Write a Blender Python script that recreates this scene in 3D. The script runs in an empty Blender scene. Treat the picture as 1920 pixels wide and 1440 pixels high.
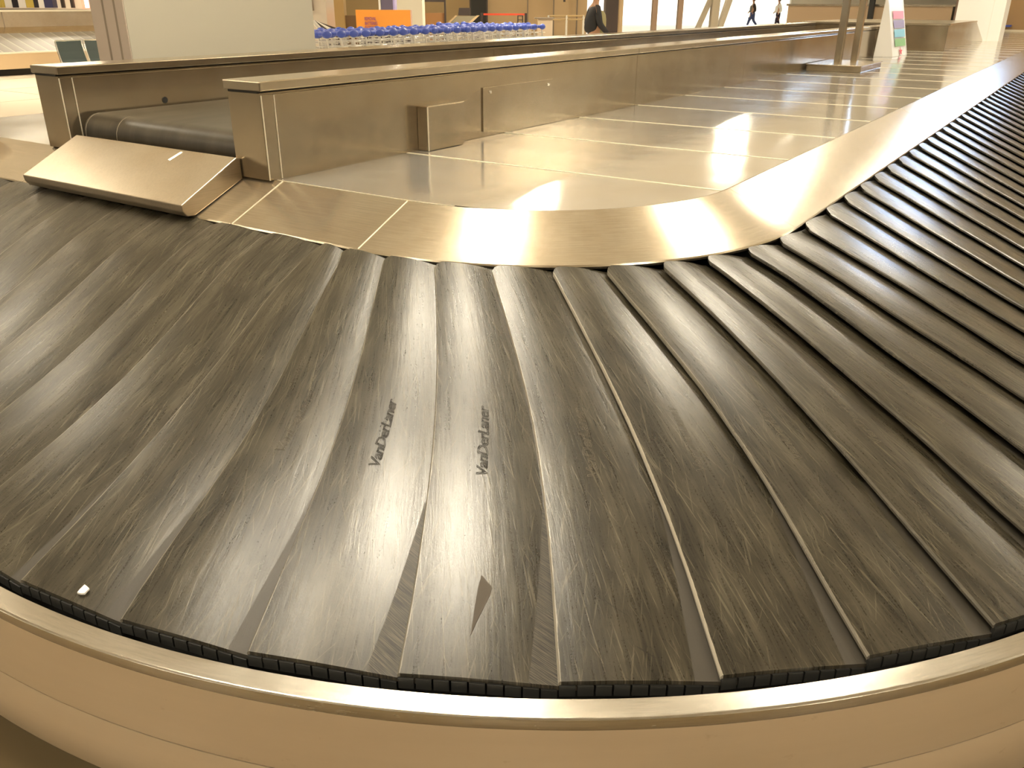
import bpy, bmesh, math, random
from mathutils import Vector, Matrix, Euler

random.seed(7)
C = bpy.context.scene.collection
PI = math.pi
sc = bpy.context.scene

# ------------------------------------------------------------------ camera
CAM_H = 1.5
PHI, PITCH, ROLL, FPX = 0.580208, 0.424177, 0.004519, 1587.2
Fd = Vector((math.cos(PHI) * math.cos(PITCH), math.sin(PHI) * math.cos(PITCH), -math.sin(PITCH)))
Rd = Vector((math.sin(PHI), -math.cos(PHI), 0))
Ud = Rd.cross(Fd)
R2 = Rd * math.cos(ROLL) + Ud * math.sin(ROLL)
U2 = -Rd * math.sin(ROLL) + Ud * math.cos(ROLL)
cam_data = bpy.data.cameras.new('camera')
cam_data.sensor_width = 36.0
cam_data.lens = FPX * 36.0 / 1920.0
cam_data.clip_start = 0.05
cam_data.clip_end = 300
cam = bpy.data.objects.new('camera', cam_data)
C.objects.link(cam)
M = Matrix((R2, U2, -Fd)).transposed().to_4x4()
M.translation = Vector((0, 0, CAM_H))
cam.matrix_world = M
sc.camera = cam

# ------------------------------------------------------------------ world, exposure
w = bpy.data.worlds.new('warm_ambient_fill')  # even warm fill added all round, entering by the open sides
sc.world = w
w.use_nodes = True
w.node_tree.nodes['Background'].inputs['Color'].default_value = (1.0, 0.88, 0.70, 1)
w.node_tree.nodes['Background'].inputs['Strength'].default_value = 0.22
sc.view_settings.view_transform = 'Standard'
sc.view_settings.look = 'None'
sc.view_settings.gamma = 1.0
sc.view_settings.exposure = 0.0
sc.view_settings.use_curve_mapping = False

CEIL = 4.5
# ceiling lamps placed from reflections, plus added fill: x, y, size x, size y, strength
LAMPS = [
    (3.9, 3.1, 0.50, 0.50, 95), (6.5, 1.05, 0.55, 0.55, 95), (13.2, 1.5, 0.6, 0.6, 95),
    (2.2, 2.15, 0.42, 0.8, 130), (1.2, 3.1, 0.4, 0.5, 80), (2.1, 8.4, 0.5, 0.7, 40),
    (18.5, -6.5, 0.8, 0.8, 110), (23.5, -9.5, 0.9, 0.9, 110), (8.5, 16.0, 1.0, 1.0, 80),  # last one added to brighten the far floor tiles
    (17.5, 10.8, 0.7, 0.7, 120), (23, 15.2, 0.8, 0.8, 120), (27, 9.4, 0.7, 0.7, 120), (35, 12.6, 0.8, 0.8, 120),
    (-3.0, -1.5, 0.6, 0.6, 100), (1.0, -4, 0.6, 0.6, 100), (6, -4, 0.6, 0.6, 60), (-3.5, 3.5, 0.6, 0.6, 100),  # unseen fill lamps, added behind and beside the camera
    (12, -3.5, 0.6, 0.6, 60), (15.4, 0.2, 0.6, 0.6, 90), (-3, 8.5, 0.6, 0.6, 60), (19, 4.5, 0.6, 0.6, 60),  # more added fill, one of them to brighten the white column
    (8, 19.0, 0.9, 0.9, 90), (15, 25, 0.9, 0.9, 90), (12, 13.5, 0.5, 0.5, 70), (30, 25, 1, 1, 90),
    (48, 14, 1.2, 1.2, 90), (45, 30, 1.2, 1.2, 90),
]


# ------------------------------------------------------------------ materials
def mat(name, base=(.5, .5, .5), rough=.5, metal=0.0, spec=.5, emit=None, estr=0):
    m = bpy.data.materials.new(name)
    m.use_nodes = True
    b = m.node_tree.nodes['Principled BSDF']
    b.inputs['Base Color'].default_value = (*base, 1)
    b.inputs['Roughness'].default_value = rough
    b.inputs['Metallic'].default_value = metal
    b.inputs['Specular IOR Level'].default_value = spec
    if emit:
        b.inputs['Emission Color'].default_value = (*emit, 1)
        b.inputs['Emission Strength'].default_value = estr
    return m


class NT:
    """small helper around a node tree"""
    def __init__(s, m):
        s.m = m; s.t = m.node_tree; s.n = s.t.nodes; s.b = s.n['Principled BSDF']
    def add(s, kind, **kw):
        nd = s.n.new(kind)
        for k, v in kw.items():
            if k.startswith('i_'):
                nd.inputs[k[2:].replace('_', ' ')].default_value = v
            else:
                setattr(nd, k, v)
        return nd
    def link(s, a, b):
        s.t.links.new(a, b)
    def coord(s, which='UV', scale=(1, 1, 1), rot=(0, 0, 0), loc=(0, 0, 0)):
        c = s.add('ShaderNodeTexCoord'); mp = s.add('ShaderNodeMapping')
        mp.inputs['Scale'].default_value = scale; mp.inputs['Rotation'].default_value = rot
        mp.inputs['Location'].default_value = loc
        s.link(c.outputs[which], mp.inputs['Vector'])
        return mp.outputs['Vector']
    def noise(s, vec, scale, detail=4, rough=.6):
        nd = s.add('ShaderNodeTexNoise')
        nd.inputs['Scale'].default_value = scale; nd.inputs['Detail'].default_value = detail
        nd.inputs['Roughness'].default_value = rough
        s.link(vec, nd.inputs['Vector'])
        return nd.outputs['Fac']
    def ramp(s, fac, stops):
        nd = s.add('ShaderNodeValToRGB')
        cr = nd.color_ramp
        while len(cr.elements) < len(stops):
            cr.elements.new(.5)
        for e, (p, c) in zip(cr.elements, stops):
            e.position = p
            e.color = (*c, 1) if isinstance(c, tuple) else (c, c, c, 1)
        s.link(fac, nd.inputs['Fac'])
        return nd.outputs['Color']
    def math(s, op, a, b=None, c=None):
        nd = s.add('ShaderNodeMath', operation=op)
        for i, v in enumerate((a, b, c)):
            if v is None: continue
            if isinstance(v, (int, float)): nd.inputs[i].default_value = v
            else: s.link(v, nd.inputs[i])
        return nd.outputs[0]
    def mix(s, f, a, b, blend='MIX'):
        nd = s.add('ShaderNodeMix', data_type='RGBA', blend_type=blend)
        for sock, v in ((nd.inputs[0], f), (nd.inputs[6], a), (nd.inputs[7], b)):
            if isinstance(v, (int, float)): sock.default_value = v
            elif isinstance(v, tuple): sock.default_value = (*v, 1)
            else: s.link(v, sock)
        return nd.outputs[2]
    def bump(s, h, strength, dist=.01, normal=None):
        nd = s.add('ShaderNodeBump')
        nd.inputs['Strength'].default_value = strength; nd.inputs['Distance'].default_value = dist
        s.link(h, nd.inputs['Height'])
        if normal is not None: s.link(normal, nd.inputs['Normal'])
        return nd.outputs['Normal']


def brushed(name, base, rough, coord='Object', along=(1, 40, 40), var=.12, bump=.05, big=0.0, spread=.12):
    """brushed stainless steel: fine streaks along one direction and large soft smudges"""
    m = mat(name, base, rough, 1.0)
    t = NT(m)
    v = t.coord(coord, along)
    n1 = t.noise(v, 6, 6, .7)
    v2 = t.coord(coord, (1, 1, 1))
    n2 = t.noise(v2, 2.5, 5, .65)
    n3 = t.noise(v2, 14, 4, .6)
    dk = tuple(c * (1 - var * 2.2) for c in base); lt = tuple(min(1, c * (1 + var * .6)) for c in base)
    col = t.ramp(n1, [(.3, dk), (.55, base), (.75, lt)])
    smudge = t.ramp(n2, [(.3, (.86, .80, .72)), (.6, (1, 1, 1))])
    t.link(t.mix(.7, col, smudge, 'MULTIPLY'), t.b.inputs['Base Color'])
    r = t.math('MULTIPLY_ADD', n1, spread, rough - spread * .5)
    r = t.math('MULTIPLY_ADD', n3, spread, t.math('SUBTRACT', r, spread * .5))
    r = t.math('MULTIPLY_ADD', n2, spread, t.math('SUBTRACT', r, spread * .5))
    t.link(r, t.b.inputs['Roughness'])
    nb = t.bump(n1, bump, .002)
    if big:
        n4 = t.noise(v2, 1.7, 2, .5)
        nb = t.bump(n4, big, .05, nb)
    t.link(nb, t.b.inputs['Normal'])
    return m


M_FASCIA = brushed('brushed_steel_fascia', (.58, .50, .38), .20, 'UV', (.8, 40, 1), .10, .06, 0, .04)
M_FASCIA.node_tree.nodes['Principled BSDF'].inputs['Metallic'].default_value = .85
M_DECK = brushed('polished_steel_deck', (.72, .70, .65), .13, 'Object', (1, 1, 1), .03, .02, .08, .05)
M_DECK.node_tree.nodes['Principled BSDF'].inputs['Metallic'].default_value = .80
M_WALL = brushed('steel_parapet', (.44, .365, .255), .19, 'Object', (1.2, 1.2, 1.2), .05, .02, .10, .05)
M_WALL.node_tree.nodes['Principled BSDF'].inputs['Metallic'].default_value = .85
M_CAP = brushed('steel_cap', (.62, .54, .41), .22, 'Object', (.3, 60, 60), .04, .01, 0, .05)
M_RAMP = brushed('steel_ramp', (.66, .58, .46), .32, 'Object', (2, 40, 40), .06, .05)
M_RIM = brushed('steel_rim', (.62, .59, .53), .24, 'UV', (3, 30, 1), .08, .04, 0, .12)  # rim
M_SEAM = mat('seam_bead', (.95, .88, .72), .35, .6)
M_SCREW = mat('screw_steel', (.8, .76, .7), .2, 1)
M_DARK = mat('black_gap', (.012, .011, .009), .6)
M_SKIRT = mat('black_rubber_skirt', (.028, .028, .026), .45)


def bumper_mat():
    m = mat('tan_bumper_panel', (.62, .49, .33), .28, 0, .45)
    t = NT(m)
    v = t.coord('UV', (.4, 3, 1))
    n = t.noise(v, 3, 5, .6); n2 = t.noise(t.coord('UV', (1, 1, 1)), 18, 4, .6)
    col = t.ramp(n, [(.3, (.61, .49, .335)), (.7, (.67, .54, .375))])
    sp = t.ramp(n2, [(.27, (.72, .64, .55)), (.34, (1, 1, 1))])
    t.link(t.mix(.5, col, sp, 'MULTIPLY'), t.b.inputs['Base Color'])
    t.link(t.bump(t.noise(v, 1.2, 2), .25, .02), t.b.inputs['Normal'])
    t.b.inputs['Metallic'].default_value = .35
    return m
M_BUMP = bumper_mat()


def rubber_mat():
    """worn black rubber: UV u runs across the slat (0..1), v along it in metres"""
    m = mat('worn_rubber', (.06, .055, .045), .4, 0, .6)
    t = NT(m)
    info = t.add('ShaderNodeObjectInfo')
    off = t.add('ShaderNodeCombineXYZ')
    t.link(t.math('MULTIPLY', info.outputs['Random'], 37.0), off.inputs['X'])
    t.link(t.math('MULTIPLY', info.outputs['Random'], 91.0), off.inputs['Y'])
    def vec(scale, rot=0):
        """slat coordinates in metres, turned by rot, then stretched"""
        c = t.add('ShaderNodeTexCoord'); m1 = t.add('ShaderNodeMapping')
        m1.inputs['Scale'].default_value = (.25, 1, 1); m1.inputs['Rotation'].default_value = (0, 0, rot)
        t.link(c.outputs['UV'], m1.inputs['Vector'])
        mp = t.add('ShaderNodeMapping'); mp.inputs['Scale'].default_value = scale
        t.link(m1.outputs[0], mp.inputs['Vector'])
        a = t.add('ShaderNodeVectorMath', operation='ADD')
        t.link(mp.outputs[0], a.inputs[0]); t.link(off.outputs[0], a.inputs[1])
        return a.outputs[0]
    long1 = t.noise(vec((130, 5, 1), .05), 1, 5, .7)     # fine streaks along the slat
    long2 = t.noise(vec((20, 2.2, 1)), 1, 4, .6)         # broad worn bands
    blot = t.noise(vec((9, 7, 1)), 1, 5, .7)
    sc = [t.ramp(t.noise(vec((170, sy, 1), ro), 1, 3, .6), [(a, 0.0), (a + .05, 1.0)])
          for sy, ro, a in ((5, .16, .60), (6, -.22, .61), (5, .42, .64), (7, -.55, .66), (9, 1.25, .69))]
    dark = t.ramp(t.noise(vec((150, 8, 1), .9), 1, 3, .6), [(.66, 0.0), (.70, 1.0)])
    s1 = t.ramp(long1, [(.48, 0.0), (.68, 1.0)])
    fine = t.noise(vec((260, 200, 1)), 1, 4, .7)
    s2 = sc[0]
    band = t.ramp(t.math('ADD', t.math('MULTIPLY', long2, .6), t.math('MULTIPLY', blot, .4)),
                  [(.36, (.012, .010, .006)), (.50, (.030, .025, .016)), (.64, (.070, .060, .042))])
    col = t.mix(t.math('MULTIPLY', s1, .40), band, (.10, .085, .056))
    for f, amt, cc in zip(sc, (.40, .34, .30, .26, .24), ((.20, .175, .12), (.18, .16, .11), (.22, .19, .13), (.24, .21, .15), (.22, .19, .14))):
        col = t.mix(t.math('MULTIPLY', f, amt), col, cc)
    col = t.mix(t.math('MULTIPLY', dark, .6), col, (.012, .010, .007))
    # unworn strip beside the neighbour's lip
    uvs = t.add('ShaderNodeSeparateXYZ'); tc = t.add('ShaderNodeTexCoord')
    t.link(tc.outputs['UV'], uvs.inputs[0])
    at = t.add('ShaderNodeAttribute', attribute_type='OBJECT'); at.attribute_name = '["unworn"]'
    # boundary u > .985 - unworn * (v - 1.9)
    vv = t.math('MAXIMUM', t.math('SUBTRACT', uvs.outputs[1], 1.86), 0.0)
    edge = t.math('SUBTRACT', .985, t.math('MULTIPLY', vv, at.outputs['Fac']))
    mask = t.math('MULTIPLY', t.math('GREATER_THAN', uvs.outputs[0], edge), t.math('GREATER_THAN', vv, .001))
    hatch = t.noise(vec((16, 620, 1), -.6), 1, 3, .65)
    new = t.ramp(hatch, [(.44, (.014, .011, .007)), (.60, (.085, .07, .047))])
    new = t.mix(t.math('MINIMUM', t.math('MAXIMUM', t.math('MULTIPLY', t.math('SUBTRACT', at.outputs['Fac'], .39), 30.0), 0.0), 1.0), (.05, .043, .033), new)
    col = t.mix(mask, col, new)
    lipa = t.add('ShaderNodeAttribute', attribute_type='OBJECT'); lipa.attribute_name = '["worn_lip_glint"]'
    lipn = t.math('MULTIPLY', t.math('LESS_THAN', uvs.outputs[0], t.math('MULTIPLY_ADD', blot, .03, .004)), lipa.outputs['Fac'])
    col = t.mix(lipn, col, (.36, .325, .26))  # pale lip: scuffed rubber with the edge highlight painted in
    t.link(col, t.b.inputs['Base Color'])
    r = t.math('MULTIPLY_ADD', long1, .16, .17)
    r = t.math('MULTIPLY_ADD', fine, .08, r)
    r = t.math('MULTIPLY_ADD', s1, -.03, r)
    r = t.math('MULTIPLY_ADD', mask, .22, r)
    t.link(r, t.b.inputs['Roughness'])
    t.b.inputs['Specular IOR Level'].default_value = .5
    h = t.math('ADD', t.math('MULTIPLY', long1, 1.0), t.math('ADD', t.math('MULTIPLY', s2, .25), t.math('MULTIPLY', fine, .35)))
    nb = t.bump(h, .10, .003)
    nb = t.bump(long2, .10, .008, nb)
    t.link(nb, t.b.inputs['Normal'])
    return m
M_RUBBER = rubber_mat()
M_LOGO = mat('moulded_lettering', (.02, .016, .012), .5)
M_LOGO_PALE = mat('scuffed_lettering', (.16, .135, .095), .5)


# ------------------------------------------------------------------ mesh helpers
class MB:
    def __init__(s):
        s.v = []; s.f = []; s.uv = {}
    def box(s, x0, x1, y0, y1, z0, z1, m=None):
        b = len(s.v)
        for x, y, z in ((x0, y0, z0), (x1, y0, z0), (x1, y1, z0), (x0, y1, z0), (x0, y0, z1), (x1, y0, z1), (x1, y1, z1), (x0, y1, z1)):
            p = Vector((x, y, z)); s.v.append(m @ p if m else p)
        for q in ((0, 3, 2, 1), (4, 5, 6, 7), (0, 1, 5, 4), (1, 2, 6, 5), (2, 3, 7, 6), (3, 0, 4, 7)):
            s.f.append(tuple(b + i for i in q))
        return s
    def prism(s, pts, z0, z1, m=None):
        """pts counter-clockwise polygon in xy, extruded z0..z1"""
        b = len(s.v); n = len(pts)
        for z in (z0, z1):
            for x, y in pts:
                p = Vector((x, y, z)); s.v.append(m @ p if m else p)
        s.f.append(tuple(b + i for i in reversed(range(n)))); s.f.append(tuple(b + n + i for i in range(n)))
        for i in range(n):
            j = (i + 1) % n; s.f.append((b + i, b + j, b + n + j, b + n + i))
        return s
    def tube(s, a, c, r, n=10, r2=None, caps=True):
        a = Vector(a); c = Vector(c); d = (c - a).normalized()
        u = d.orthogonal().normalized(); w_ = d.cross(u); b = len(s.v); r2 = r if r2 is None else r2
        for p, rr in ((a, r), (c, r2)):
            for i in range(n):
                t = 2 * PI * i / n; s.v.append(p + (u * math.cos(t) + w_ * math.sin(t)) * rr)
        for i in range(n):
            j = (i + 1) % n; s.f.append((b + i, b + j, b + n + j, b + n + i))
        if caps:
            s.f.append(tuple(b + i for i in reversed(range(n)))); s.f.append(tuple(b + n + i for i in range(n)))
        return s
    def path(s, pts, r, n=8):
        for a, c in zip(pts, pts[1:]): s.tube(a, c, r, n)
        return s
    def ball(s, c, rx, ry, rz, nu=12, nv=8, m=None):
        b = len(s.v); c = Vector(c)
        for i in range(nv + 1):
            ph = PI * i / nv
            for j in range(nu):
                th = 2 * PI * j / nu
                p = Vector((rx * math.sin(ph) * math.cos(th), ry * math.sin(ph) * math.sin(th), rz * math.cos(ph)))
                s.v.append(c + (m @ p if m else p))
        for i in range(nv):
            for j in range(nu):
                k = (j + 1) % nu
                s.f.append((b + i * nu + j, b + (i + 1) * nu + j, b + (i + 1) * nu + k, b + i * nu + k))
        return s
    def grid(s, P, uv=None, close=False):
        """P[i][j] rows of points -> quads"""
        b = len(s.v); n = len(P[0])
        for row in P:
            for p in row: s.v.append(Vector(p))
        for i in range(len(P) - 1):
            for j in range(n - 1 + (1 if close else 0)):
                k = (j + 1) % n
                s.f.append((b + i * n + j, b + i * n + k, b + (i + 1) * n + k, b + (i + 1) * n + j))
        if uv:
            for i, row in enumerate(uv):
                for j, t in enumerate(row): s.uv[b + i * n + j] = t
        return s
    def build(s, name, m, parent=None, smooth=False, bevel=0, at=None, fix=True):
        me = bpy.data.meshes.new(name)
        org = Vector(at) if at is not None else Vector((0, 0, 0))
        me.from_pydata([tuple(p - org) for p in s.v], [], s.f)
        if s.uv:
            ul = me.uv_layers.new(name='UVMap')
            for lp in me.loops:
                ul.data[lp.index].uv = s.uv.get(lp.vertex_index, (0, 0))
        me.materials.append(m)
        if fix:
            bm = bmesh.new(); bm.from_mesh(me)
            bmesh.ops.recalc_face_normals(bm, faces=bm.faces); bm.to_mesh(me); bm.free()
        if smooth:
            me.polygons.foreach_set('use_smooth', [True] * len(me.polygons))
        o = bpy.data.objects.new(name, me); C.objects.link(o)
        o.location = org
        if smooth:
            md = o.modifiers.new('edge_split', 'EDGE_SPLIT'); md.split_angle = math.radians(35)
        if bevel:
            md = o.modifiers.new('bevel', 'BEVEL'); md.width = bevel; md.segments = 2; md.limit_method = 'ANGLE'
        if parent:
            o.parent = parent
            o.location = org - parent_world(parent) if at is not None or True else org
        return o


def parent_world(p):
    t = Vector((0, 0, 0))
    while p:
        t += p.location; p = p.parent
    return t


def tag(o, label, cat, group=None, kind=None):
    if label: o['label'] = label
    if cat: o['category'] = cat
    if group: o['group'] = group
    if kind: o['kind'] = kind
    return o


def thing(name, loc, label, cat, group=None):
    o = bpy.data.objects.new(name, None); C.objects.link(o)
    o.location = loc; o.empty_display_size = .1
    return tag(o, label, cat, group)


def copy_tree(o, parent=None):
    c = o.copy(); C.objects.link(c)
    if parent: c.parent = parent
    for ch in list(o.children): copy_tree(ch, c)
    return c


# ------------------------------------------------------------------ track geometry
CX, CY, R0 = 2.8443, 1.7550, 1.6
SQ = R0 * PI / 2
def track(s, r):
    """s = distance along the carousel at radius 1.6 (negative: left straight, > SQ: right straight)"""
    if s < 0: return (CX - r, CY - s)
    if s > SQ: return (CX + s - SQ, CY - r)
    a = PI + s / R0
    return (CX + r * math.cos(a), CY + r * math.sin(a))
def stations(s0, s1, arc=.05, straight=1.0):
    out = [s0]; s = s0
    marks = [0.0, SQ]
    while s < s1 - 1e-6:
        st = arc if -1e-6 <= s < SQ - 1e-6 else straight
        nx = min(s + st, s1)
        for mk in marks:
            if s < mk - 1e-6 < nx: nx = mk
        s = nx; out.append(s)
    return out
def sweep(mb, prof, s0, s1, closed=True, arc=.05, straight=1.0):
    st = stations(s0, s1, arc, straight)
    P = []; UV = []
    L = [0]
    for (a, b), (c, d) in zip(prof, prof[1:]): L.append(L[-1] + math.hypot(c - a, d - b))
    for s in st:
        P.append([(*track(s, r), z) for r, z in prof]); UV.append([(s, l) for l in L])
    b = len(mb.v)
    mb.grid(P, UV, close=closed)
    if closed:
        n = len(prof)
        mb.f.append(tuple(b + i for i in range(n)))
        mb.f.append(tuple(b + (len(st) - 1) * n + i for i in reversed(range(n))))
    return mb

S_LEFT, S_RIGHT = -4.6, 22.0

# ------------------------------------------------------------------ setting
def floor_mat():
    m = mat('cream_floor_tiles', (.72, .62, .46), .22, 0, .5)
    t = NT(m)
    br = t.add('ShaderNodeTexBrick'); br.offset = 0
    br.inputs['Scale'].default_value = 1.0
    br.inputs['Mortar Size'].default_value = .012
    br.inputs['Brick Width'].default_value = 2.1; br.inputs['Row Height'].default_value = 2.1
    br.inputs['Color1'].default_value = (.88, .80, .66, 1); br.inputs['Color2'].default_value = (.84, .75, .60, 1)
    br.inputs['Mortar'].default_value = (.22, .16, .1, 1)
    t.link(t.coord('Object', (1, 1, 1), loc=(0, .05, 0)), br.inputs['Vector'])
    t.link(br.outputs['Color'], t.b.inputs['Base Color'])
    return m
M_FLOOR = floor_mat()
M_CEIL = mat('ceiling_white', (.88, .85, .78), .8)
fl = MB().box(-30, 110, -25, 60, -.1, 0).build('floor', M_FLOOR); tag(fl, None, None, kind='structure')
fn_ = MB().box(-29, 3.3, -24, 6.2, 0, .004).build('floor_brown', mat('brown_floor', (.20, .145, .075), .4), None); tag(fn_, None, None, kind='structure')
ce = MB().box(-6, 110, -12, 60, CEIL + .25, CEIL + .4).build('ceiling', M_CEIL); tag(ce, None, None, kind='structure')

M_LAMP = {}
for i, (x, y, sx, sy, st) in enumerate(LAMPS):
    if st not in M_LAMP:
        M_LAMP[st] = mat('lamp_glow_%d' % st, (1, 1, 1), .5, emit=(1.0, .89, .69), estr=st)
    t_ = thing('ceiling_and_fill_lamp', (x, y, CEIL), 'square warm white lamp under the white ceiling, one of the reflected and added fill lamps', 'ceiling lamp', 'ceiling lamps over the hall')
    MB().box(x - sx / 2, x + sx / 2, y - sy / 2, y + sy / 2, CEIL - .02, CEIL + .03).build('diffuser', M_LAMP[st], t_)
    MB().box(x - sx / 2 - .02, x + sx / 2 + .02, y - sy / 2 - .02, y + sy / 2 + .02, CEIL + .03, CEIL + .08).build('housing', M_DARK, t_)
    MB().tube((x, y, CEIL + .08), (x, y, CEIL + .26), .012).build('hanger', M_DARK, t_)

# ------------------------------------------------------------------ carousel deck, fascia, bumper
Z_DECK, R_DECK = .920, .771
Z_BI, R_BI = .818, 1.019
deck = thing('carousel_deck', (3, 1.7, .8), 'polished steel carousel deck of wide panels with pale seams, behind the sloping fascia', 'carousel deck')
def arc_y(x):
    d = x - CX
    if d >= 0: return CY - R_DECK
    return CY - math.sqrt(max(0, R_DECK ** 2 - d * d))
Y_IN, Y_BACK = 2.40, 4.92
xs = [CX - R_DECK, 2.80, 3.54, 4.28, 5.02, 5.76, 6.51, 7.28, 8.05, 8.75, 9.5]
while xs[-1] < 23.3: xs.append(xs[-1] + .72)
xs[-1] = 23.95
for a, b in zip(xs, xs[1:]):
    n = 14 if a < CX else 2
    low = [(a + (b - a) * i / (n - 1), arc_y(a + (b - a) * i / (n - 1))) for i in range(n)]
    g = .0015
    pts = [(max(p[0], a + g) if i == 0 else (b - g if i == n - 1 else p[0]), p[1] + .002) for i, p in enumerate(low)]
    pts += [(b - g, Y_IN), (a + g, Y_IN)]
    MB().prism(pts, Z_DECK - .012, Z_DECK).build('deck_panel', M_DECK, deck)
MB().box(CX - R_DECK, 21.8, 3.70, Y_BACK, Z_DECK - .012, Z_DECK).build('deck_panel', M_DECK, deck)
MB().box(CX - R_DECK, 21.8, Y_IN, 3.70, Z_DECK - .012, Z_DECK - .001).build('deck_panel', M_WALL, deck)
for x in xs[1:-1]:
    y0 = arc_y(x)
    w_ = .007 if x < 9 else .011
    MB().box(x - w_, x + w_, y0 + .004, 2.364, Z_DECK - .002, Z_DECK + .0015).build('seam_strip', M_SEAM, deck)
# deck support below
sweep(MB(), [(R_DECK + .06, .12), (R_DECK + .06, Z_DECK - .05), (R_DECK + .04, Z_DECK - .05), (R_DECK + .04, .12)], S_LEFT, S_RIGHT).build('inner_skirt', M_DARK, deck)

fascia = thing('sloping_fascia', (1.9, 1.5, .8), 'sloping brushed steel fascia ring between the deck and the rubber slats', 'fascia')
SLX = lambda x: SQ + (x - CX)
cuts = [S_LEFT, -3.1, -1.85, -.567, 0.0, SQ * 1.0, SLX(5.78), SLX(8.8), SLX(11.8), SLX(14.8), SLX(18), S_RIGHT]
for a, b in zip(cuts, cuts[1:]):
    g = .0012
    sweep(MB(), [(R_DECK, Z_DECK - .004), (R_DECK + .004, Z_DECK + .001), (R_BI - .003, Z_BI + .001), (R_BI, Z_BI - .004), (R_BI - .004, Z_BI - .012), (R_DECK + .006, Z_DECK - .012)],
          a + g, b - g, arc=.04).build('fascia_panel', M_FASCIA, fascia, smooth=True)
for s in (-.567, 0.0, SLX(5.78)):
    m_ = MB(); p = track(s - .0035, R_DECK + .006); q_ = track(s + .0035, R_DECK + .006); r_ = track(s + .0035, R_BI - .004); t_ = track(s - .0035, R_BI - .004)
    zz = .0018
    m_.v += [Vector((*p, Z_DECK + zz)), Vector((*q_, Z_DECK + zz)), Vector((*r_, Z_BI + zz)), Vector((*t_, Z_BI + zz))]
    m_.v += [v - Vector((0, 0, .004)) for v in m_.v[:4]]
    m_.f += [(0, 1, 2, 3), (7, 6, 5, 4), (0, 4, 5, 1), (1, 5, 6, 2), (2, 6, 7, 3), (3, 7, 4, 0)]
    m_.build('seam_strip', M_SEAM, fascia)

bump = thing('bumper_rail', (1, .3, .1), 'curved tan bumper rail with a bright steel top edge around the foreground of the carousel', 'bumper rail')
RO = 2.256
st_l, st_r = -4.2, SLX(7.5)
sweep(MB(), [(RO, .395), (RO, .4255), (RO + .0025, .4285), (RO + .006, .42848), (RO + .025, .4283), (RO + .0405, .42805), (RO + .0440, .4280), (RO + .0468, .4260), (RO + .0475, .418), (RO + .044, .40), (RO + .03, .395)], st_l, st_r, arc=.03).build('steel_top_trim', M_RIM, bump, smooth=True)
sweep(MB(), [(RO + .036, .398), (RO + .044, .402), (RO + .050, .36), (RO + .054, .31), (RO + .056, .2625), (RO + .04, .2625)], st_l, st_r, arc=.03).build('upper_face_panel', M_BUMP, bump, smooth=True)
sweep(MB(), [(RO + .042, .2590), (RO + .0556, .2590), (RO + .0566, .2570), (RO + .065, .20), (RO + .070, .141), (RO + .068, .137), (RO + .04, .137)], st_l, st_r, arc=.03).build('lower_face_panel', M_BUMP, bump, smooth=True)
sweep(MB(), [(RO - .18, 0), (RO - .18, .137), (RO - .16, .137), (RO - .16, 0)], st_l, st_r, arc=.1).build('plinth', M_DARK, bump, smooth=True)
sweep(MB(), [(RO - .16, .139), (RO - .16, .145), (RO + .045, .145), (RO + .045, .139)], st_l, st_r, arc=.1).build('bottom_tray', M_DARK, bump)

# ------------------------------------------------------------------ rubber slats
RG = [1.02, 1.10, 1.18, 1.28, 1.40, 1.52, 1.64, 1.76, 1.88, 2.00, 2.12, 2.245]
EDGES = {
    -3: [-0.145, -0.135, -0.122, -0.096, -0.051, -0.007, 0.032, 0.064, 0.088, 0.106, 0.12, 0.132],
    -2: [-0.059, -0.005, 0.045, 0.102, 0.161, 0.209, 0.246, 0.272, 0.29, 0.302, 0.313, 0.328],
    -1: [0.165, 0.221, 0.271, 0.324, 0.377, 0.418, 0.45, 0.474, 0.491, 0.504, 0.514, 0.524],
    0: [0.421, 0.472, 0.516, 0.561, 0.605, 0.639, 0.665, 0.685, 0.699, 0.71, 0.718, 0.723],
    1: [0.683, 0.724, 0.76, 0.798, 0.835, 0.864, 0.885, 0.899, 0.909, 0.915, 0.918, 0.921],
    2: [0.95, 0.98, 1.006, 1.034, 1.062, 1.083, 1.099, 1.11, 1.117, 1.121, 1.121, 1.121],
    3: [1.187, 1.212, 1.236, 1.263, 1.288, 1.307, 1.319, 1.325, 1.325, 1.322, 1.319, 1.318],
    4: [1.454, 1.472, 1.488, 1.503, 1.515, 1.522, 1.526, 1.526, 1.525, 1.522, 1.52, 1.519],
    5: [1.69, 1.71, 1.718, 1.727, 1.731, 1.73, 1.729, 1.729, 1.724, 1.717, 1.715, 1.712],
    6: [1.955, 1.97, 1.975, 1.968, 1.955, 1.942, 1.936, 1.93, 1.92, 1.91, 1.902, 1.895],
    7: [2.232, 2.222, 2.212, 2.195, 2.168, 2.15, 2.138, 2.124, 2.108, 2.095, 2.085, 2.075],
    8: [2.572, 2.545, 2.515, 2.47, 2.425, 2.38, 2.34, 2.305, 2.28, 2.26, 2.25, 2.24],
    9: [2.845, 2.815, 2.78, 2.733, 2.675, 2.625, 2.57, 2.52, 2.48, 2.455, 2.435, 2.42],
}

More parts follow.
